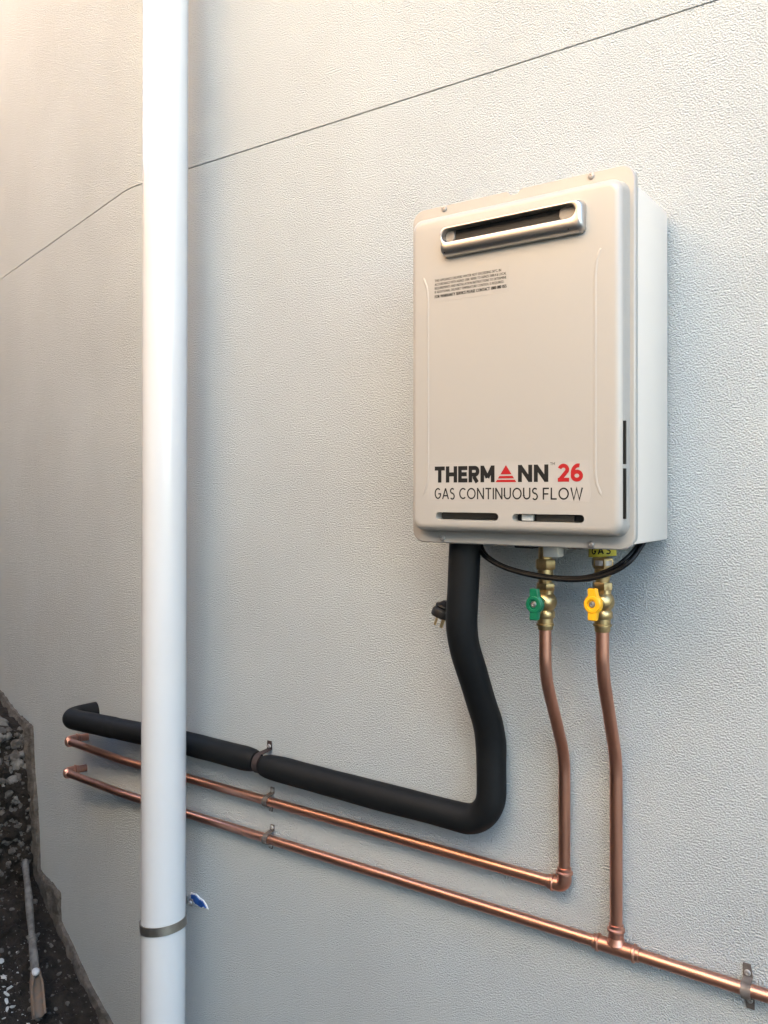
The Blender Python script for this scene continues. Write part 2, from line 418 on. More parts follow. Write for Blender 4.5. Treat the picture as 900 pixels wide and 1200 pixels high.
bmesh.ops.recalc_face_normals(bm, faces=bm.faces)
tag(link('broken_socket', bm, 'terracotta', op), 'rust brown broken open end')
bm = bmesh.new(); c = P0 + d * .012 + upv * .012
bmesh.ops.create_icosphere(bm, subdivisions=3, radius=.0095)
for v in bm.verts:
    k = 1 + .35 * noise.fractal(v.co * 90, 1, 2, 3); v.co = c + v.co * k
link('paint_blob', bm, 'paint_white', op)

# ------------------------------------------------------------------ downpipe
DY, DR = -.122, .0488
def dpx(z): return -1.4872 + (z - .2793) * (.0099 / 2.2466)
dp = thing('downpipe', (dpx(-.02), DY, -.02), 'tall white plastic downpipe in front of the bend in the wall', 'downpipe')
bm = bmesh.new(); tube(bm, [(dpx(z), DY, z) for z in [-.02 + .25 * k for k in range(17)]], DR, 64)
link('pipe', bm, 'pvc', dp)
pb = thing('pipe_bracket', (dpx(.47), DY, .47), 'grey metal strap bracket clamped around the white downpipe', 'bracket')
bm = bmesh.new()
tilt = Matrix.Rotation(R(-7), 3, 'Y'); c0 = Vector((dpx(.49), DY, .4875)); HW = .0095
for (r0, r1) in ((DR + .0006, DR + .0028),):
    rr = []
    for k in range(64):
        a = 2 * math.pi * k / 64; u = Vector((math.cos(a), math.sin(a), 0))
        rr.append([bm.verts.new(c0 + tilt @ (u * r + Vector((0, 0, h)))) for r, h in ((r0, -HW), (r1, -HW), (r1, HW), (r0, HW))])
    for k in range(64):
        a, b = rr[k], rr[(k + 1) % 64]
        for j in range(4): bm.faces.new((a[j], b[j], b[(j + 1) % 4], a[(j + 1) % 4]))
bmesh.ops.recalc_face_normals(bm, faces=bm.faces)
link('strap', bm, 'strap', pb, angle=30)
bm = bmesh.new()
box(bm, (dpx(.47) - .060, -.078, .466), (dpx(.47) - .054, -.002, .486), .0015)
box(bm, (-1.531, -.0075, .467), (-1.5185, -.004, .484), .001)
link('lug', bm, 'galv', pb, angle=30)
bolt('bolt', (-1.5235, -.0076, .4755), (0, -1, 0), .0050, pb)

# torn blue patch on the wall beside the bracket
bp = thing('torn_patch', (-1.50, 0, .485), 'torn blue patch with white flaking edge on the wall beside the downpipe', 'patch')
def flake(outline, y, th, m, name, sd):
    outline = [(x, .4835 + (z - .4835) * .9) for x, z in outline]
    bm = bmesh.new(); pts = []
    for (a, b), (c, d_) in zip(outline, outline[1:] + outline[:1]):
        for k in range(5):
            f = k / 5; x = a + (c - a) * f; z = b + (d_ - b) * f
            pts.append((x + .0014 * noise.noise(Vector((x * 300, z * 300, sd))), z + .0014 * noise.noise(Vector((x * 300, z * 300, sd + 9)))))
    loft(bm, [[Vector((x, -.0002, z)) for x, z in pts], [Vector((x, -y - th * abs(noise.noise(Vector((x * 200, z * 200, sd)))), z)) for x, z in pts]])
    return link(name, bm, m, bp, smooth=False)
flake([(-1.53, .4975), (-1.511, .4985), (-1.499, .4925), (-1.486, .4895), (-1.478, .4815), (-1.470, .4705), (-1.4775, .4712), (-1.485, .4722), (-1.4925, .4665), (-1.502, .469), (-1.513, .4705), (-1.53, .479)], .0016, .002, 'chip', 'torn_edge', 1)
flake([(-1.527, .494), (-1.512, .4955), (-1.500, .4885), (-1.487, .4865), (-1.4815, .480), (-1.4765, .4735), (-1.484, .4755), (-1.4915, .4695), (-1.501, .4725), (-1.512, .4735), (-1.527, .482)], .0040, .003, 'blue', 'tape', 2)

# ------------------------------------------------------------------ water heater
X0, X1, Z0, Z1 = -.7735, -.4100, 1.3835, 1.9035      # pressed front cover
HY, FY = -.175, -.206                                # flange plane, front face plane
hx = thing('water_heater', (-.59, 0, 1.366), 'beige wall mounted gas water heater with silver flue slot', 'water heater')
bm = bmesh.new(); box(bm, (-.781, -.1725, 1.3726), (-.4045, -.012, 1.8985), .004, 2)
link('casing', bm, 'casing', hx, angle=30)
bm = bmesh.new()                                     # wall brackets behind the casing
box(bm, (-.66, -.013, 1.37), (-.52, -.001, 1.88), .001)
link('mounting_bracket', bm, 'galv', hx, angle=30)
# flange with a notch in its top edge
fl = rrect(-.7855, -.4025, 1.3645, 1.9255, .022, 8)
top = [i for i, p in enumerate(fl) if p[1] > 1.9254]
i0 = top[0] if fl[top[0]][0] > fl[top[-1]][0] else top[-1]
notch = [(-.581, 1.9255), (-.585, 1.923), (-.589, 1.9185), (-.601, 1.9185), (-.605, 1.923), (-.609, 1.9255)]
ix = max(i for i in range(len(fl) // 2) if fl[i][1] > 1.92549 and fl[i][0] > -.5)
fl = fl[:ix + 1] + notch + fl[ix + 1:]
def inset_pts(pts, d):
    cx = sum(p[0] for p in pts) / len(pts); cz = sum(p[1] for p in pts) / len(pts)
    hw = max(abs(p[0] - cx) for p in pts); hh = max(abs(p[1] - cz) for p in pts)
    return [(cx + (p[0] - cx) * (1 - d / hw), cz + (p[1] - cz) * (1 - d / hh)) for p in pts]
bm = bmesh.new()
loft(bm, [[Vector((x, -.166, z)) for x, z in fl], [Vector((x, -.1765, z)) for x, z in fl], [Vector((x, -.1785, z)) for x, z in inset_pts(fl, .0018)]])
link('flange', bm, 'enamel', hx, angle=40)
# pressed cover: drafted side, rounded shoulder, flat face
bm = bmesh.new(); rings = []
cov = [(0, -.178), (.0012, HY - .008), (.0026, HY - .015)]
for k in range(9):
    a = R(8 + 82 * k / 8); cov.append((.0026 + .012 * (1 - math.cos(a)) , -.1945 - .0115 * math.sin(a)))
base = rrect(X0, X1, Z0, Z1, .020, 10)
for d_, y in cov:
    rings.append([Vector((x, y, z)) for x, z in rrect(X0 + d_, X1 - d_, Z0 + d_, Z1 - d_, .020 - d_ * .55, 10)])
loft(bm, rings)
cover = link('front_cover', bm, 'enamel', hx, angle=40)
def stadium(x0, x1, z0, z1, y0, y1):
    b = bmesh.new(); o = rrect(x0, x1, z0, z1, (z1 - z0) * .499, 8)
    loft(b, [[Vector((x, y0, z)) for x, z in o], [Vector((x, y1, z)) for x, z in o]]); return b
VS = ((-.7225, -.6085, 1.4045, 1.4165), (-.5845, -.4685, 1.4040, 1.4158))
for v in VS: cut(cover, stadium(*v, -.24, -.186))
for z0, z1 in ((1.489, 1.552), (1.4105, 1.4835)):
    b = bmesh.new(); box(b, (-.432, -.1985, z0), (-.40, -.1925, z1)); cut(cover, b)
for z0, z1 in ((1.489, 1.552), (1.4105, 1.4835)):    # solid dark inserts stand in for the shade inside the side slots
    bm = bmesh.new(); box(bm, (-.4318, -.1960, z0 + .0004), (-.4103, -.1926, z1 - .0004)); link('slot_shade_insert', bm, 'ink', hx, smooth=False)
for i, v in enumerate(VS):
    bm = bmesh.new(); box(bm, (v[0] + .001, -.1885, v[2] + .0006), (v[1] - .001, -.1868, v[3] - .0006)); link('vent_slot', bm, 'inside' if i == 0 else 'black', hx, smooth=False)
bm = bmesh.new(); box(bm, (-.573, -.197, 1.4052), (-.555, -.189, 1.4148), .001); link('burner_block', bm, 'white_plastic', hx)
bm = bmesh.new(); box(bm, (-.550, -.193, 1.4048), (-.489, -.189, 1.4152), .001); link('burner_tray', bm, 'inside', hx)
# embossed ribs either side of the middle panel
for sg, x in ((-1, -.7375), (1, -.4520)):
    pts = [(x + sg * .014, 0, 1.812), (x + sg * .008, 0, 1.800), (x + sg * .002, 0, 1.785), (x, 0, 1.765), (x, 0, 1.48), (x + sg * .002, 0, 1.462), (x + sg * .008, 0, 1.447), (x + sg * .014, 0, 1.436)]
    pts = resample(fillet(pts, .03, 4), .01); n = len(pts)
    bm = bmesh.new(); rad = [.0045] * n
    pp = []
    for i, p in enumerate(pts):
        e = min(1, min(i, n - 1 - i) / 5); pp.append((p.x, FY + .0045 - .0007 * e, p.z))
    tube(bm, pp, rad, 24, cap=False)
    link('embossed_rib', bm, 'enamel', hx, angle=60)
# silver flue outlet
OX0, OX1, OZ0, OZ1 = -.7065, -.4650, 1.8275, 1.8745
ix0, ix1, iz0, iz1 = -.7010, -.4765, 1.8500, 1.8695
bm = bmesh.new()
def ring_y(x0, x1, z0, z1, r, y): return [Vector((x, y, z)) for x, z in rrect(x0, x1, z0, z1, r, 8)]
rg = [ring_y(OX0, OX1, OZ0, OZ1, .008, FY + .001), ring_y(OX0, OX1, OZ0, OZ1, .008, FY - .004)]
for k in range(1, 9):
    a = R(90 * k / 8); d_ = 1 - math.cos(a); rg.append(ring_y(OX0 + .005 * d_, OX1 - .006 * d_, OZ0 + .013 * d_, OZ1 - .003 * d_, .009 - .001 * d_, FY - .004 - .013 * math.sin(a)))
rg.append(ring_y(ix0 - .0015, ix1 + .0015, iz0 - .003, iz1 + .0004, .0115, FY - .0172))
for k in range(1, 5):
    a = R(90 * k / 4); rg.append(ring_y(ix0 - .0015 * (1 - k / 4), ix1 + .0015 * (1 - k / 4), iz0 - .003 * (1 - k / 4), iz1, .0115, FY - .0172 + .004 * (1 - math.cos(a))))
rg.append(ring_y(ix0, ix1, iz0, iz1, .0115, FY - .0003))
loft(bm, rg, cap0=False, cap1=False)
fo = link('flue_outlet', bm, 'steel', hx, angle=50)
bm = bmesh.new(); box(bm, (-.683, FY - .0030, iz0 + .0006), (-.505, FY - .0012, iz1 - .0006)); link('opening', bm, 'black', fo, smooth=False)
for xa, xb in ((ix0 + .0006, -.6832), (-.5048, ix1 - .0006)):
    bm = bmesh.new(); o = rrect(xa, xb, iz0 + .0004, iz1 - .0004, .008, 6)
    loft(bm, [[Vector((x, FY - .0003, z)) for x, z in o], [Vector((x, FY - .006, z)) for x, z in o], [Vector((x, FY - .007, z)) for x, z in inset_pts(o, .001)]])
    link('end_plate', bm, 'shaded_plate', fo)
for x in (-.697, -.487): bolt('rivet', (x, FY - .0135, 1.8345), (0, -1, 0), .0022, fo, 'black')
for x, z in ((-.7223, 1.9195), (-.4684, 1.9195), (-.7256, 1.3722), (-.4684, 1.3712)): bolt('screw', (x, -.1785, z), (0, -1, 0), .0050, hx, 'galv')

# lettering ------------------------------------------------------
def arc(cx, cz, rx, rz, a0, a1, n=18):
    return [(cx + rx * math.cos(R(a0 + (a1 - a0) * k / n)), cz + rz * math.sin(R(a0 + (a1 - a0) * k / n))) for k in range(n + 1)]
def glyph(c, th, wd):
    h = th / 2; w = wd
    if c == 'T': return [[(0, 1 - h), (w, 1 - h)], [(w / 2, 0), (w / 2, 1 - h)]]
    if c == 'H': return [[(h, 0), (h, 1)], [(w - h, 0), (w - h, 1)], [(h, .5), (w - h, .5)]]
    if c == 'E': return [[(h, 0), (h, 1)], [(h, 1 - h), (w, 1 - h)], [(h, .5), (w * .93, .5)], [(h, h), (w, h)]]
    if c == 'F': return [[(h, 0), (h, 1)], [(h, 1 - h), (w, 1 - h)], [(h, .48), (w * .9, .48)]]
    if c == 'L': return [[(h, 0), (h, 1)], [(h, h), (w, h)]]
    if c == 'I': return [[(h, 0), (h, 1)]]
    if c == 'R': return [[(h, 0), (h, 1)], [(h, 1 - h)] + arc(w - .33, .67, .33 - h, .33 - h, 90, -90, 16) + [(h, .34 + h)], [(w * .48, .36), (w - h * 1.25, 0)]]
    if c == 'N': return [[(h, 0), (h, 1)], [(w - h, 0), (w - h, 1)], [(h * 1.0, 1 - h * .5), (w - h * 1.0, h * .5)]]
    if c == 'M': return [[(h, 0), (h, 1)], [(w - h, 0), (w - h, 1)], [(h, 1 - h * .5), (w / 2, .27)], [(w / 2, .27), (w - h, 1 - h * .5)]]
    if c == '2': return [arc(w / 2, .68, w / 2 - h, .32 - h, 165, -32, 16) + [(h * 1.3, h * 1.2)], [(0, h), (w, h)]]
    if c == '6': return [arc(w / 2, .33, w / 2 - h, .33 - h, 0, 360, 28), [(h * 1.02, .36)] + arc(w * .62, .46, w * .62 - h, .54 - h, 175, 78, 12)]
    if c == 'G': return [arc(w / 2, .5, w / 2 - h, .5 - h, 48, 330, 26) + [(w - h, .47)], [(w * .56, .47), (w, .47)]]
    if c == 'A': return [[(h * .6, 0), (w / 2, 1 - h * .5)], [(w - h * .6, 0), (w / 2, 1 - h * .5)], [(w * .2, .3), (w * .8, .3)]]
    if c == 'S': return [arc(w / 2, .735, w / 2 - h * 1.3, .265 - h, 35, 270, 16) + arc(w / 2, .25 + h * .1, w / 2 - h, .25, 90, -145, 16)[0:]]
    if c == 'C': return [arc(w * .6, .5, w * .6 - h, .5 - h, 48, 312, 26)]
    if c == 'O': return [arc(w / 2, .5, w / 2 - h, .5 - h, 0, 360, 32)]
    if c == 'U': return [[(h, 1), (h, .36)] + arc(w / 2, .36, w / 2 - h, .36 - h, 180, 360, 16) + [(w - h, 1)]]
    if c == 'W': return [[(h * .6, 1), (w * .27, h * .4), (w * .5, .95), (w * .73, h * .4), (w - h * .6, 1)]]
    return []
_eps = [0.0]
def strokes(bm, st, th, x, z, H, y):
    for s in st:
        _eps[0] += .000004; P = [Vector((a, b)) for a, b in s]; n = len(P); lo, hi = [], []
        closed = (P[0] - P[-1]).length < 1e-5
        for i in range(n):
            a = P[i - 1] if i else (P[-2] if closed else None); b = P[i + 1] if i < n - 1 else (P[1] if closed else None)
            t0 = (P[i] - a).normalized() if a is not None else None; t1 = (b - P[i]).normalized() if b is not None else None
            t0 = t0 or t1; t1 = t1 or t0
            n0 = Vector((-t0.y, t0.x)); n1 = Vector((-t1.y, t1.x)); m = (n0 + n1).normalized(); k = th / 2 / max(.45, m.dot(n0))
            lo.append(P[i] - m * k); hi.append(P[i] + m * k)
        L = [bm.verts.new((x + p.x * H, y - _eps[0], z + p.y * H)) for p in lo]; U = [bm.verts.new((x + p.x * H, y - _eps[0], z + p.y * H)) for p in hi]
        for i in range(n - 1): bm.faces.new((L[i], L[i + 1], U[i + 1], U[i]))
def word(bm, txt, x0, x1, z, H, th, y, widths, gap):
    tot = sum(widths.get(c, .7) for c in txt) + gap * (len(txt) - 1); k = (x1 - x0) / (tot * H)
    x = x0
    for c in txt:
        wd = widths.get(c, .7)
        strokes(bm, [[(a * k, b) for a, b in s] for s in glyph(c, th / k if 0 else th, wd)], th, x, z, H, y); x += (wd + gap) * H * k
def boxed(name, x0, x1, z0, z1, r, y, m, par):
    bm = bmesh.new(); o = rrect(x0, x1, z0, z1, r, 4)
    loft(bm, [[Vector((x, FY + .0005, z)) for x, z in o], [Vector((x, y, z)) for x, z in o]]); return link(name, bm, m, par, smooth=False)
dec = boxed('brand_sticker', -.7352, -.4595, 1.4345, 1.4945, .001, FY - .00025, 'decal', hx)
TY = FY - .0004; BH = .0262; BZ = 1.4645
bm = bmesh.new(); _eps[0] = 0
BW = {'T': .80, 'H': .86, 'E': .70, 'R': .80, 'M': 1.02, 'N': .90}
word(bm, 'THERM', -.7240, -.6150, BZ, BH, .25, TY, BW, .10)
link('dark_lettering', bm, 'ink', dec, smooth=False); bm = bmesh.new()
word(bm, 'NN', -.5745, -.5245, BZ, BH, .25, TY, BW, .10)
link('dark_lettering', bm, 'ink', dec, smooth=False); bm = bmesh.new()
strokes(bm, glyph('T', .14, .7), .14, -.5215, 1.4895, .0042, TY); strokes(bm, glyph('M', .14, .9), .14, -.5178, 1.4895, .0042, TY)
link('trademark_lettering', bm, 'ink', dec, smooth=False)
bm = bmesh.new()                                     # red triangle cut by two pale bars
tx0, tx1 = -.6125, -.5775; cx = (tx0 + tx1) / 2
for za, zb in ((.46, 1), (.22, .37), (0, .14)):
    hw = lambda q: (tx1 - tx0) / 2 * (1 - q) + .0002
    vs = [bm.verts.new((cx + sx * hw(q), TY - .0001, BZ + BH * q)) for sx, q in ((-1, za), (1, za), (1, zb), (-1, zb))]; bm.faces.new(vs)
link('red_triangle', bm, 'red', dec, smooth=False); bm = bmesh.new()
word(bm, '26', -.5095, -.4700, BZ, .0268, .22, TY, {'2': .68, '6': .72}, .09)
link('red_number', bm, 'red', dec, smooth=False)
bm = bmesh.new(); _eps[0] = 0
GW = {'G': .86, 'A': .84, 'S': .62, 'C': .74, 'O': .98, 'N': .78, 'T': .66, 'I': .12, 'U': .76, 'F': .60, 'L': .58, 'W': 1.12}
word(bm, 'GAS', -.7240, -.6865, 1.4378, .0180, .125, TY, GW, .16)
link('thin_lettering', bm, 'ink', dec, smooth=False); bm = bmesh.new()
word(bm, 'CONTINUOUS', -.6780, -.5415, 1.4378, .0180, .125, TY, GW, .16)
link('thin_lettering', bm, 'ink', dec, smooth=False); bm = bmesh.new()
word(bm, 'FLOW', -.5335, -.4705, 1.4378, .0180, .125, TY, GW, .16)
link('thin_lettering', bm, 'ink', dec, smooth=False)
lab = boxed('warning_sticker', -.7275, -.5905, 1.7585, 1.8025, .001, FY - .00022, 'enamel', hx)
def text(txt, x0, x1, z, size, m, par, name):
    cu = bpy.data.curves.new(name, 'FONT'); cu.body = txt; cu.size = size; cu.resolution_u = 2
    o = bpy.data.objects.new(name, cu); COL.objects.link(o); dg = bpy.context.evaluated_depsgraph_get()
    me = bpy.data.meshes.new_from_object(o.evaluated_get(dg)); bpy.data.objects.remove(o)
    xs = [v.co.x for v in me.vertices]; k = (x1 - x0) / (max(xs) - min(xs)); mn = min(xs)
    for v in me.vertices: v.co = Vector((x0 + (v.co.x - mn) * k, FY - .0004, z + v.co.y))
    me.materials.append(M[m]); r = bpy.data.objects.new(name, me); COL.objects.link(r); r.parent = par; r.matrix_parent_inverse = par.matrix_world.inverted()
    return r
TX0, TX1 = -.7240, -.5945
for i, (t, f) in enumerate((('THIS APPLIANCE DELIVERS WATER NOT EXCEEDING 50\u00b0C, IN', .93), ('ACCORDANCE WITH AS/NZS 3500. REFER TO AS/NZS 3500.4 & LOCAL', 1), ('REQUIREMENTS AND INSTALLATION INSTRUCTIONS TO DETERMINE', 1), ('IF ADDITIONAL DELIVERY TEMPERATURE CONTROL IS REQUIRED.', .97))):
    for j in range(2): text(t, TX0 + .00025 * j, TX0 + (TX1 - TX0) * f + .00025 * j, 1.7920 - i * .0062, .0058, 'ink_soft', lab, 'small_lettering').location.y -= .00002 * j
for j in range(3): text('FOR WARRANTY SERVICE PLEASE CONTACT 1800 080 055', TX0 + .0003 * j, TX1 + .0003 * j, 1.7655, .0072, 'ink', lab, 'bold_lettering').location.y -= .00002 * j

# fittings under the heater
for lo, hi in (((-.622, -.125, 1.357), (-.586, -.06, 1.3728)), ((-.532, -.12, 1.3585), (-.508, -.06, 1.3727)), ((-.66, -.09, 1.3595), (-.63, -.05, 1.3726))):
    bm = bmesh.new(); box(bm, lo, hi, .003); link('underside_block', bm, 'black', hx)
bm = bmesh.new(); box(bm, (-.569, -.128, 1.345), (-.543, -.104, 1.3724), .002); link('plastic_block', bm, 'white_plastic', hx)

# ------------------------------------------------------------------ ball valves
def valve(x, y, zt, zc, zb, colour, label, union):
    t = thing('ball_valve', (x, y, zb), label, 'valve', 'ball valves under the water heater')
    bm = bmesh.new()
    lathe(bm, [(.0112, zt), (.0112, zc + .070), (.0165, zc + .069), (.0175, zc + .066), (.0175, zc + .056), (.0160, zc + .053), (.0125, zc + .0525), (.0125, zc + .044), (.0140, zc + .043), (.0140, zc + .040), (.0115, zc + .039), (.0108, zc + .030)], (x, y, 0), (0, 0, 1), 36, hexa=(2, 3, 4, 5))
    link('union_nut', bm, 'brass', t, angle=30)
    bm = bmesh.new()
    prof = [(.0110, zc + .0310), (.0150, zc + .0308), (.0158, zc + .0290), (.0158, zc + .0200), (.0148, zc + .0185)]
    prof += [(.0188 * math.cos(R(a)) + .0, zc + .0188 * math.sin(R(a))) for a in range(44, -45, -11)]
    prof += [(.0150, zc - .0150), (.0158, zc - .0170), (.0158, zc - .0245), (.0148, zc - .0265), (.0128, zc - .0270), (.0128, zc - .0350), (.0146, zc - .0356), (.0146, zc - .0385), (.0126, zc - .0392), (.0122, zb + .002), (.0116, zb)]
    lathe(bm, prof, (x, y, 0), (0, 0, 1), 48, hexa=(1, 2, 3, 4))
    lathe(bm, [(.0085, 0), (.0085, .024), (.0062, .0245), (.0062, .030)], (x, y - .010, zc), (0, -1, 0), 20)
    link('valve_body', bm, 'brass', t, angle=30)
    # butterfly handle: boss with two slightly bent wings
    bm = bmesh.new(); hy = y - .034
    ol = []
    n = 40
    for k in range(n):
        a = 2 * math.pi * k / n; c, s = math.cos(a), math.sin(a)
        ol.append((c, s))
    out = [(.0075, .0085)] 
    half = [(.0138, .0), (.0132, .0055), (.0108, .0100), (.0076, .0135), (.0070, .0235), (.0055, .0250), (-.0055, .0250), (-.0070, .0235), (-.0076, .0135), (-.0108, .0100), (-.0132, .0055), (-.0138, 0)]
    pts = half + [(-a, -b) for a, b in half[1:-1]]
    def lift(a, b): return -.004 * max(0, (abs(b) - .010) / .015)
    lv = []
    for yy, ins in ((0, 0), (-.0075, 0), (-.0092, .0016)):
        lv.append([Vector((x + a * (1 - ins / .012), hy + yy + lift(a, b), zc + b * (1 - ins / .026))) for a, b in pts])
    loft(bm, lv)
    lathe(bm, [(.0132, .002), (.0132, .0115), (.0122, .0125), (.0084, .0125), (.0078, .0080)], (x, hy, zc), (0, -1, 0), 28)
    hd = link('handle', bm, colour, t, angle=35)
    bolt('handle_screw', (x, hy - .0085, zc), (0, -1, 0), .0056, hd)
    if union:
        bm = bmesh.new(); lathe(bm, [(.0165, 0), (.0165, .008), (.0130, .0082)], (x, y, 1.3335), (0, 0, 1), 28); link('washer', bm, 'galv', t, angle=30)
        bm = bmesh.new()
        o0 = [(.0208, 1.3425), (.0208, 1.3600)]
        g = [[bm.verts.new((x + r * math.cos(a), y + r * math.sin(a), z + .003 * math.cos(a + .6))) for r, z in ((.0208, 1.3470), (.0216, 1.3470), (.0216, 1.3650), (.0208, 1.3650))] for a in [2 * math.pi * k / 40 for k in range(40)]]
        for k in range(40):
            for j in range(4): bm.faces.new((g[k][j], g[(k + 1) % 40][j], g[(k + 1) % 40][(j + 1) % 4], g[k][(j + 1) % 4]))
        bmesh.ops.recalc_face_normals(bm, faces=bm.faces)
        tg = link('gas_tag', bm, 'tag', t, angle=30)
        bm = bmesh.new(); _eps[0] = 0; H = .0112
        xx = -1.43
        for c in 'GAS':
            for s in glyph(c, .22, .8): strokes(bm, [s], .2, xx * .02 / .02, 0, 1, 0)
            xx += 1.02
        for v in bm.verts:
            ang = R(-76) + (v.co.x) * H / .0216; rr = .02185 - v.co.y * .5
            v.co = Vector((x + rr * math.cos(ang), y + rr * math.sin(ang), 1.3500 + v.co.z * H + .003 * math.cos(ang + .6)))
        link('tag_lettering', bm, 'ink', tg, smooth=False)
    return t
CX, CY, GX, GY = -.575, -.105, -.4842, -.090
valve(CX, CY, 1.373, 1.2704, 1.2250, 'green', 'brass ball valve with green butterfly handle on the cold water pipe', False)
valve(GX, GY, 1.340, 1.2756, 1.2280, 'yellow', 'brass ball valve with yellow butterfly handle on the gas pipe', True)

# ------------------------------------------------------------------ copper pipes
PR = .0100
def sleeve(bm, a, b, r=PR):
    """press-fit socket from a to b with a raised bead near each end"""
    a, b = Vector(a), Vector(b); d = (b - a).normalized(); L = (b - a).length
    pr = [(r + .0004, 0), (r + .0020, .001), (r + .0020, .006), (r + .0044, .0078), (r + .0046, .0108), (r + .0022, .0125), (r + .0020, L)]
    lathe(bm, pr, b, -d, 24)
def off_corner(s):                                   # where lines s metres off both walls meet
    bis = (Vector((0, -1, 0)) + NL).normalized(); return K + bis * (s / bis.dot(NL))
def run_left(z, s, tend, zend, r_bend):
    """plan path from the right wall round the bend to the elbow on the left wall"""
    c = off_corner(s); e = K + WL * tend + NL * s
    return c + Vector((0, 0, z)), e + Vector((0, 0, zend))
def pipe(path, m, par, name='pipe', r=PR, wob=0):
    bm = bmesh.new(); tube(bm, path, r, 20, wob=wob); return link(name, bm, m, par)
def elbow(par, a, corner, b, rad=.016, name='elbow', r=PR):
    """a, b: socket mouths"""
    bm = bmesh.new(); a, corner, b = Vector(a), Vector(corner), Vector(b)
    p = fillet([a + (corner - a) * .25, corner, b + (corner - b) * .25], rad, 10)
    tube(bm, p, r + .0022, 22)
    sleeve(bm, a.lerp(corner, .55), a, r); sleeve(bm, b.lerp(corner, .55), b, r)
    return link(name, bm, 'copper', par, angle=35)
def wall_elbow(par, end, z):
    """elbow turning from the run along the left wall into the wall"""
    c = end + Vector((0, 0, 0)); a = c - WL * .026; b = c - NL * .034
    elbow(par, a, c, b, .012)
    bm = bmesh.new(); tube(bm, [c - NL * .03, c - NL * .075], PR, 18); link('wall_stub', bm, 'copper', par)

CXB, GXB = CX - .0045, GX - .0042
cp = thing('cold_water_pipe', (CX, CY, .78), 'upper bare copper pipe running below the black insulated pipe', 'pipe')
zc_ = .7720
c, e = run_left(.7730, .020, .2985, .7640, 0); e2 = K + WL * .2985 + NL * .055; e2.z = .7610
path = fillet([(CXB - .030, -.016, zc_), (-1.55, -.016, .7728), c, e2 - WL * .02], [.3, .5], 12)
pipe(path, 'copper', cp)
elbow(cp, (CXB - .030, -.016, zc_), (CXB, -.016, zc_), (CXB, -.016, zc_ + .032), .022)
path = fillet([(CXB, -.016, zc_ + .028), (CXB, -.016, .995), (CX, CY, 1.150), (CX, CY, 1.232)], [.12, .12], 12)
pipe(path, 'copper_dull', cp, 'riser')
wall_elbow(cp, e2, 0)

gp = thing('gas_pipe', (GX, GY, .70), 'lowest copper pipe with a tee and riser to the yellow valve', 'pipe')
zg = .6930
c, e = run_left(.689, .020, .31, .67, 0); e2 = K + WL * .3115 + NL * .055; e2.z = .6705
path = fillet([(GXB - .030, -.016, zg), (-1.55, -.016, .6885), c, e2 - WL * .02], [.3, .5], 12)
pipe(path, 'copper', gp)
pipe([(GXB + .030, -.016, zg), (1.6, -.016, zg - .004)], 'copper', gp)
bm = bmesh.new()
tube(bm, [(GXB - .022, -.016, zg), (GXB + .022, -.016, zg)], PR + .0022, 22); tube(bm, [(GXB, -.016, zg), (GXB, -.016, zg + .022)], PR + .0022, 22)
lathe(bm, [(PR + .006, .008), (PR + .0042, .012), (PR + .0024, .018)], (GXB, -.016, zg), (0, 0, 1), 22)
for d_ in ((-1, 0, 0), (1, 0, 0), (0, 0, 1)):
    d_ = Vector(d_); sleeve(bm, Vector((GXB, -.016, zg)) + d_ * .018, Vector((GXB, -.016, zg)) + d_ * .040)
link('tee', bm, 'copper', gp, angle=35)
path = fillet([(GXB, -.016, zg + .030), (GXB, -.016, 1.005), (GX, GY, 1.165), (GX, GY, 1.240)], [.14, .14], 12)
pipe(path, 'copper_dull', gp, 'riser', .0104)
wall_elbow(gp, e2, 0)

# ------------------------------------------------------------------ insulated hot water pipe
HR = .0262; HX, HYY = -.7105, -.135; zh = .8495
hp = thing('hot_water_pipe', (HX, -.04, zh), 'thick black foam insulated pipe dropping from the heater and running left', 'pipe')
path = fillet([(-1.2660, -.0300, .8545), (HX - .002, -.0300, zh), (HX - .003, -.0300, 1.015), (HX - .006, HYY, 1.205), (HX + .004, HYY, 1.374)], [.058, .16, .16], 16)
path = resample(path, .012)
n = len(path); rad = [HR * (1.02 if i > 3 else (.84, .94, .99, 1.01)[i]) * (1 + .025 * noise.noise(Vector((i * .13, 4, 0)))) for i in range(n)]
bm = bmesh.new(); tube(bm, path, rad, 32, wob=.0016, seed=3); link('insulation', bm, 'foam', hp)
c = off_corner(.036); tE = .235
eL = K + WL * tE + NL * .085; eL.z = .8420; c.z = .8570
# the wall end turns in towards the left wall
path = fillet([(-1.2890, -.0300, .8600), (-1.56, -.0300, .8610), (c.x, c.y, c.z), eL, eL - NL * .115 + Vector((0, 0, .004))], [.3, .4, .042], 14)
path = resample(path, .012); n = len(path)
rad = [HR * (1.0 if i > 3 else (.80, .92, .97, 1.0)[i]) * (1 + .02 * noise.noise(Vector((i * .17, 9, 0)))) for i in range(n)]
bm = bmesh.new(); tube(bm, path, rad, 32, wob=.0012, seed=8); link('insulation', bm, 'foam', hp)
bm = bmesh.new(); tube(bm, [(-1.31, -.0300, .8590), (-1.25, -.0300, .854)], PR + .006, 20); link('inner_pipe', bm, 'rust', hp)

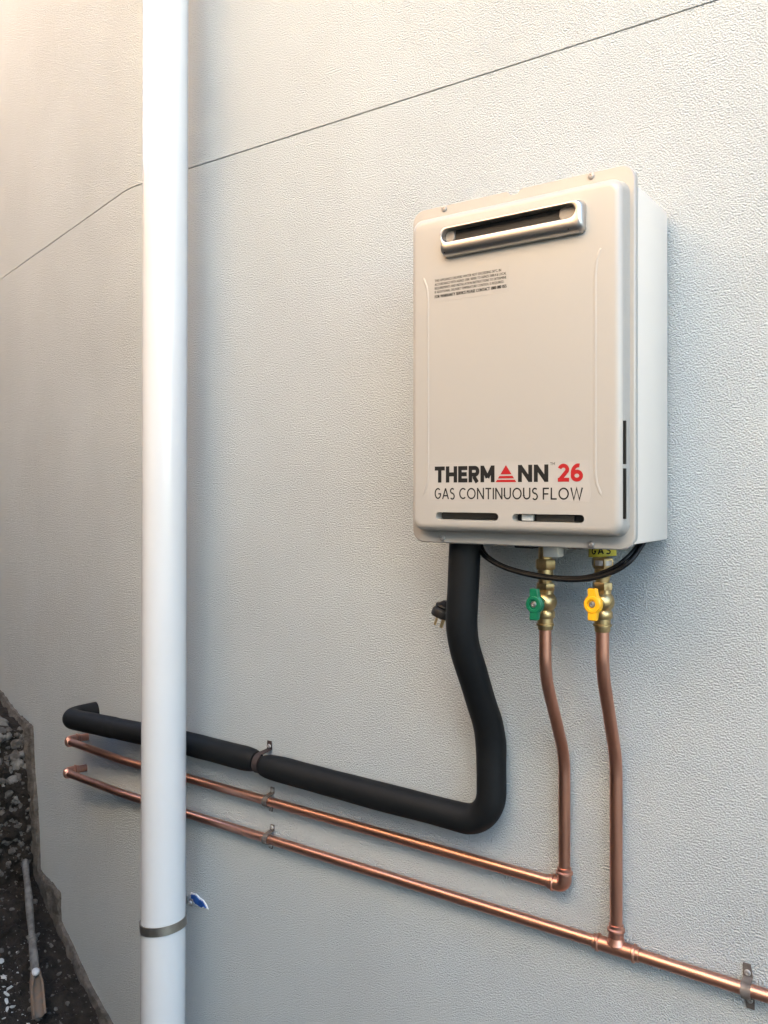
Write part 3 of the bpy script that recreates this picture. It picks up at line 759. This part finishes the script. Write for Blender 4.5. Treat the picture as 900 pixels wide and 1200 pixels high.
# ------------------------------------------------------------------ saddle clips
def clip(x, zc, r, label, m='saddle', yc=-.016, hw=.0065, tabs=.017, up_only=False, lean=0, mm='copper'):
    t = thing('pipe_clip', (x, 0, zc), label, 'clip', 'pipe clips along the wall')
    bm = bmesh.new(); th = .0016; P = []
    zt = r + tabs
    cl = [(-.0012, -zt)] if not up_only else []
    if not up_only: cl += [(-.0012, -r - .004), (-.006, -r - .0022)]
    for k in range(13):
        a = R(-90 + 180 * k / 12); cl.append((yc - (r + .0008) * math.cos(a), (r + .0008) * math.sin(a)))
    cl += [(-.006, r + .0022), (-.0012, r + .004), (-.0012, zt)]
    rows = []
    for i, (y, z) in enumerate(cl):
        a = Vector(cl[max(i - 1, 0)]); b = Vector(cl[min(i + 1, len(cl) - 1)]); tn = (b - a).normalized(); nn = Vector((-tn.y, tn.x))
        if nn.x > 0 and False: nn = -nn
        wv = hw * (.8 if i in (0, len(cl) - 1) else 1)
        ly = lean * z
        rows.append([bm.verts.new((x + sx * wv + ly, y + nn.x * o_, zc + z + nn.y * o_)) for sx, o_ in ((-1, 0), (1, 0), (1, th), (-1, th))])
    for a, b in zip(rows, rows[1:]):
        for j in range(4): bm.faces.new((a[j], a[(j + 1) % 4], b[(j + 1) % 4], b[j]))
    bm.faces.new(rows[0]); bm.faces.new(rows[-1])
    bmesh.ops.recalc_face_normals(bm, faces=bm.faces)
    link('saddle', bm, m, t, angle=40)
    for sg in ((1,) if up_only else (1, -1)):
        bolt('screw', (x + lean * sg * (r + .010), -.0024, zc + sg * (r + .0105)), (0, -1, 0), .0048, t, 'rust' if up_only else 'galv')
    return t
clip(-1.2705, .7722, PR, 'grey saddle clip on the upper bare copper pipe right of the downpipe', lean=.1)
clip(-1.2705, .6900, PR, 'grey saddle clip on the lower copper pipe directly below another clip', lean=.1)
clip(-.2850, .6912, PR, 'large grey saddle clip on the copper pipe at the right edge', tabs=.024, lean=-.08, hw=.0072)
clip(-1.2770, .8580, HR - .0065, 'rusty clip in the gap between two lengths of black pipe insulation', 'rust', yc=-.030, hw=.0075, tabs=.022)

# ------------------------------------------------------------------ power cord with plug
pc = thing('power_cord', (-.40, -.12, 1.37), 'thin black power cord looping under the heater to a hanging plug', 'power cord')
def smooth(pts, n=10):
    P = [Vector(p) for p in pts]; out = []
    for i in range(len(P) - 1):
        p0, p1, p2, p3 = P[max(i - 1, 0)], P[i], P[i + 1], P[min(i + 2, len(P) - 1)]
        for k in range(n):
            t = k / n; out.append(.5 * ((2 * p1) + (p2 - p0) * t + (2 * p0 - 5 * p1 + 4 * p2 - p3) * t * t + (3 * p1 - p0 - 3 * p2 + p3) * t ** 3))
    out.append(P[-1]); return out
bm = bmesh.new()
tube(bm, smooth([(-.412, -.10, 1.378), (-.4135, -.115, 1.368), (-.424, -.138, 1.345), (-.450, -.142, 1.3275), (-.490, -.144, 1.3150), (-.535, -.144, 1.3125), (-.590, -.144, 1.3170), (-.635, -.142, 1.3270), (-.668, -.138, 1.3415), (-.692, -.115, 1.352), (-.72, -.075, 1.345), (-.752, -.055, 1.31), (-.776, -.045, 1.275), (-.786, -.045, 1.252), (-.7935, -.050, 1.246)]), .0036, 12)
link('cord', bm, 'rubber', pc)
bm = bmesh.new()
tube(bm, smooth([(-.418, -.09, 1.378), (-.419, -.105, 1.372), (-.429, -.134, 1.351), (-.453, -.1385, 1.3325), (-.492, -.1375, 1.3180), (-.54, -.137, 1.3145), (-.592, -.137, 1.3188), (-.637, -.1355, 1.3285), (-.668, -.131, 1.343), (-.69, -.11, 1.358), (-.70, -.09, 1.376)]), .0034, 12)
link('cord', bm, 'rubber', pc)
pd = Vector((-.30, -.10, -.95)).normalized(); pb0 = Vector((-.7935, -.050, 1.249))
bm = bmesh.new()
lathe(bm, [(.0065, 0), (.0105, .004), (.014, .007), (.0175, .0085), (.0185, .011), (.0170, .014), (.0195, .0165), (.0212, .019), (.0212, .030), (.0196, .0315)], pb0, pd, 28)
plug = link('plug', bm, 'rubber', pc, angle=35)
e1 = pd.cross(Vector((0, 1, 0))).normalized(); e2_ = pd.cross(e1)
for (a, b, rot) in ((-.0070, .004, 30), (.0070, .004, -30), (0, -.009, 0)):
    bm = bmesh.new(); q = pb0 + pd * .039 + e1 * a + e2_ * b
    rm = Matrix((e1, e2_, pd)).transposed().to_4x4(); rm = Matrix.Translation(q) @ rm @ Matrix.Rotation(R(rot), 4, 'Z')
    box(bm, (-.0031, -.0010, -.009), (.0031, .0010, .010), .0004, 1, rm); link('pin', bm, 'brass', plug, angle=30)
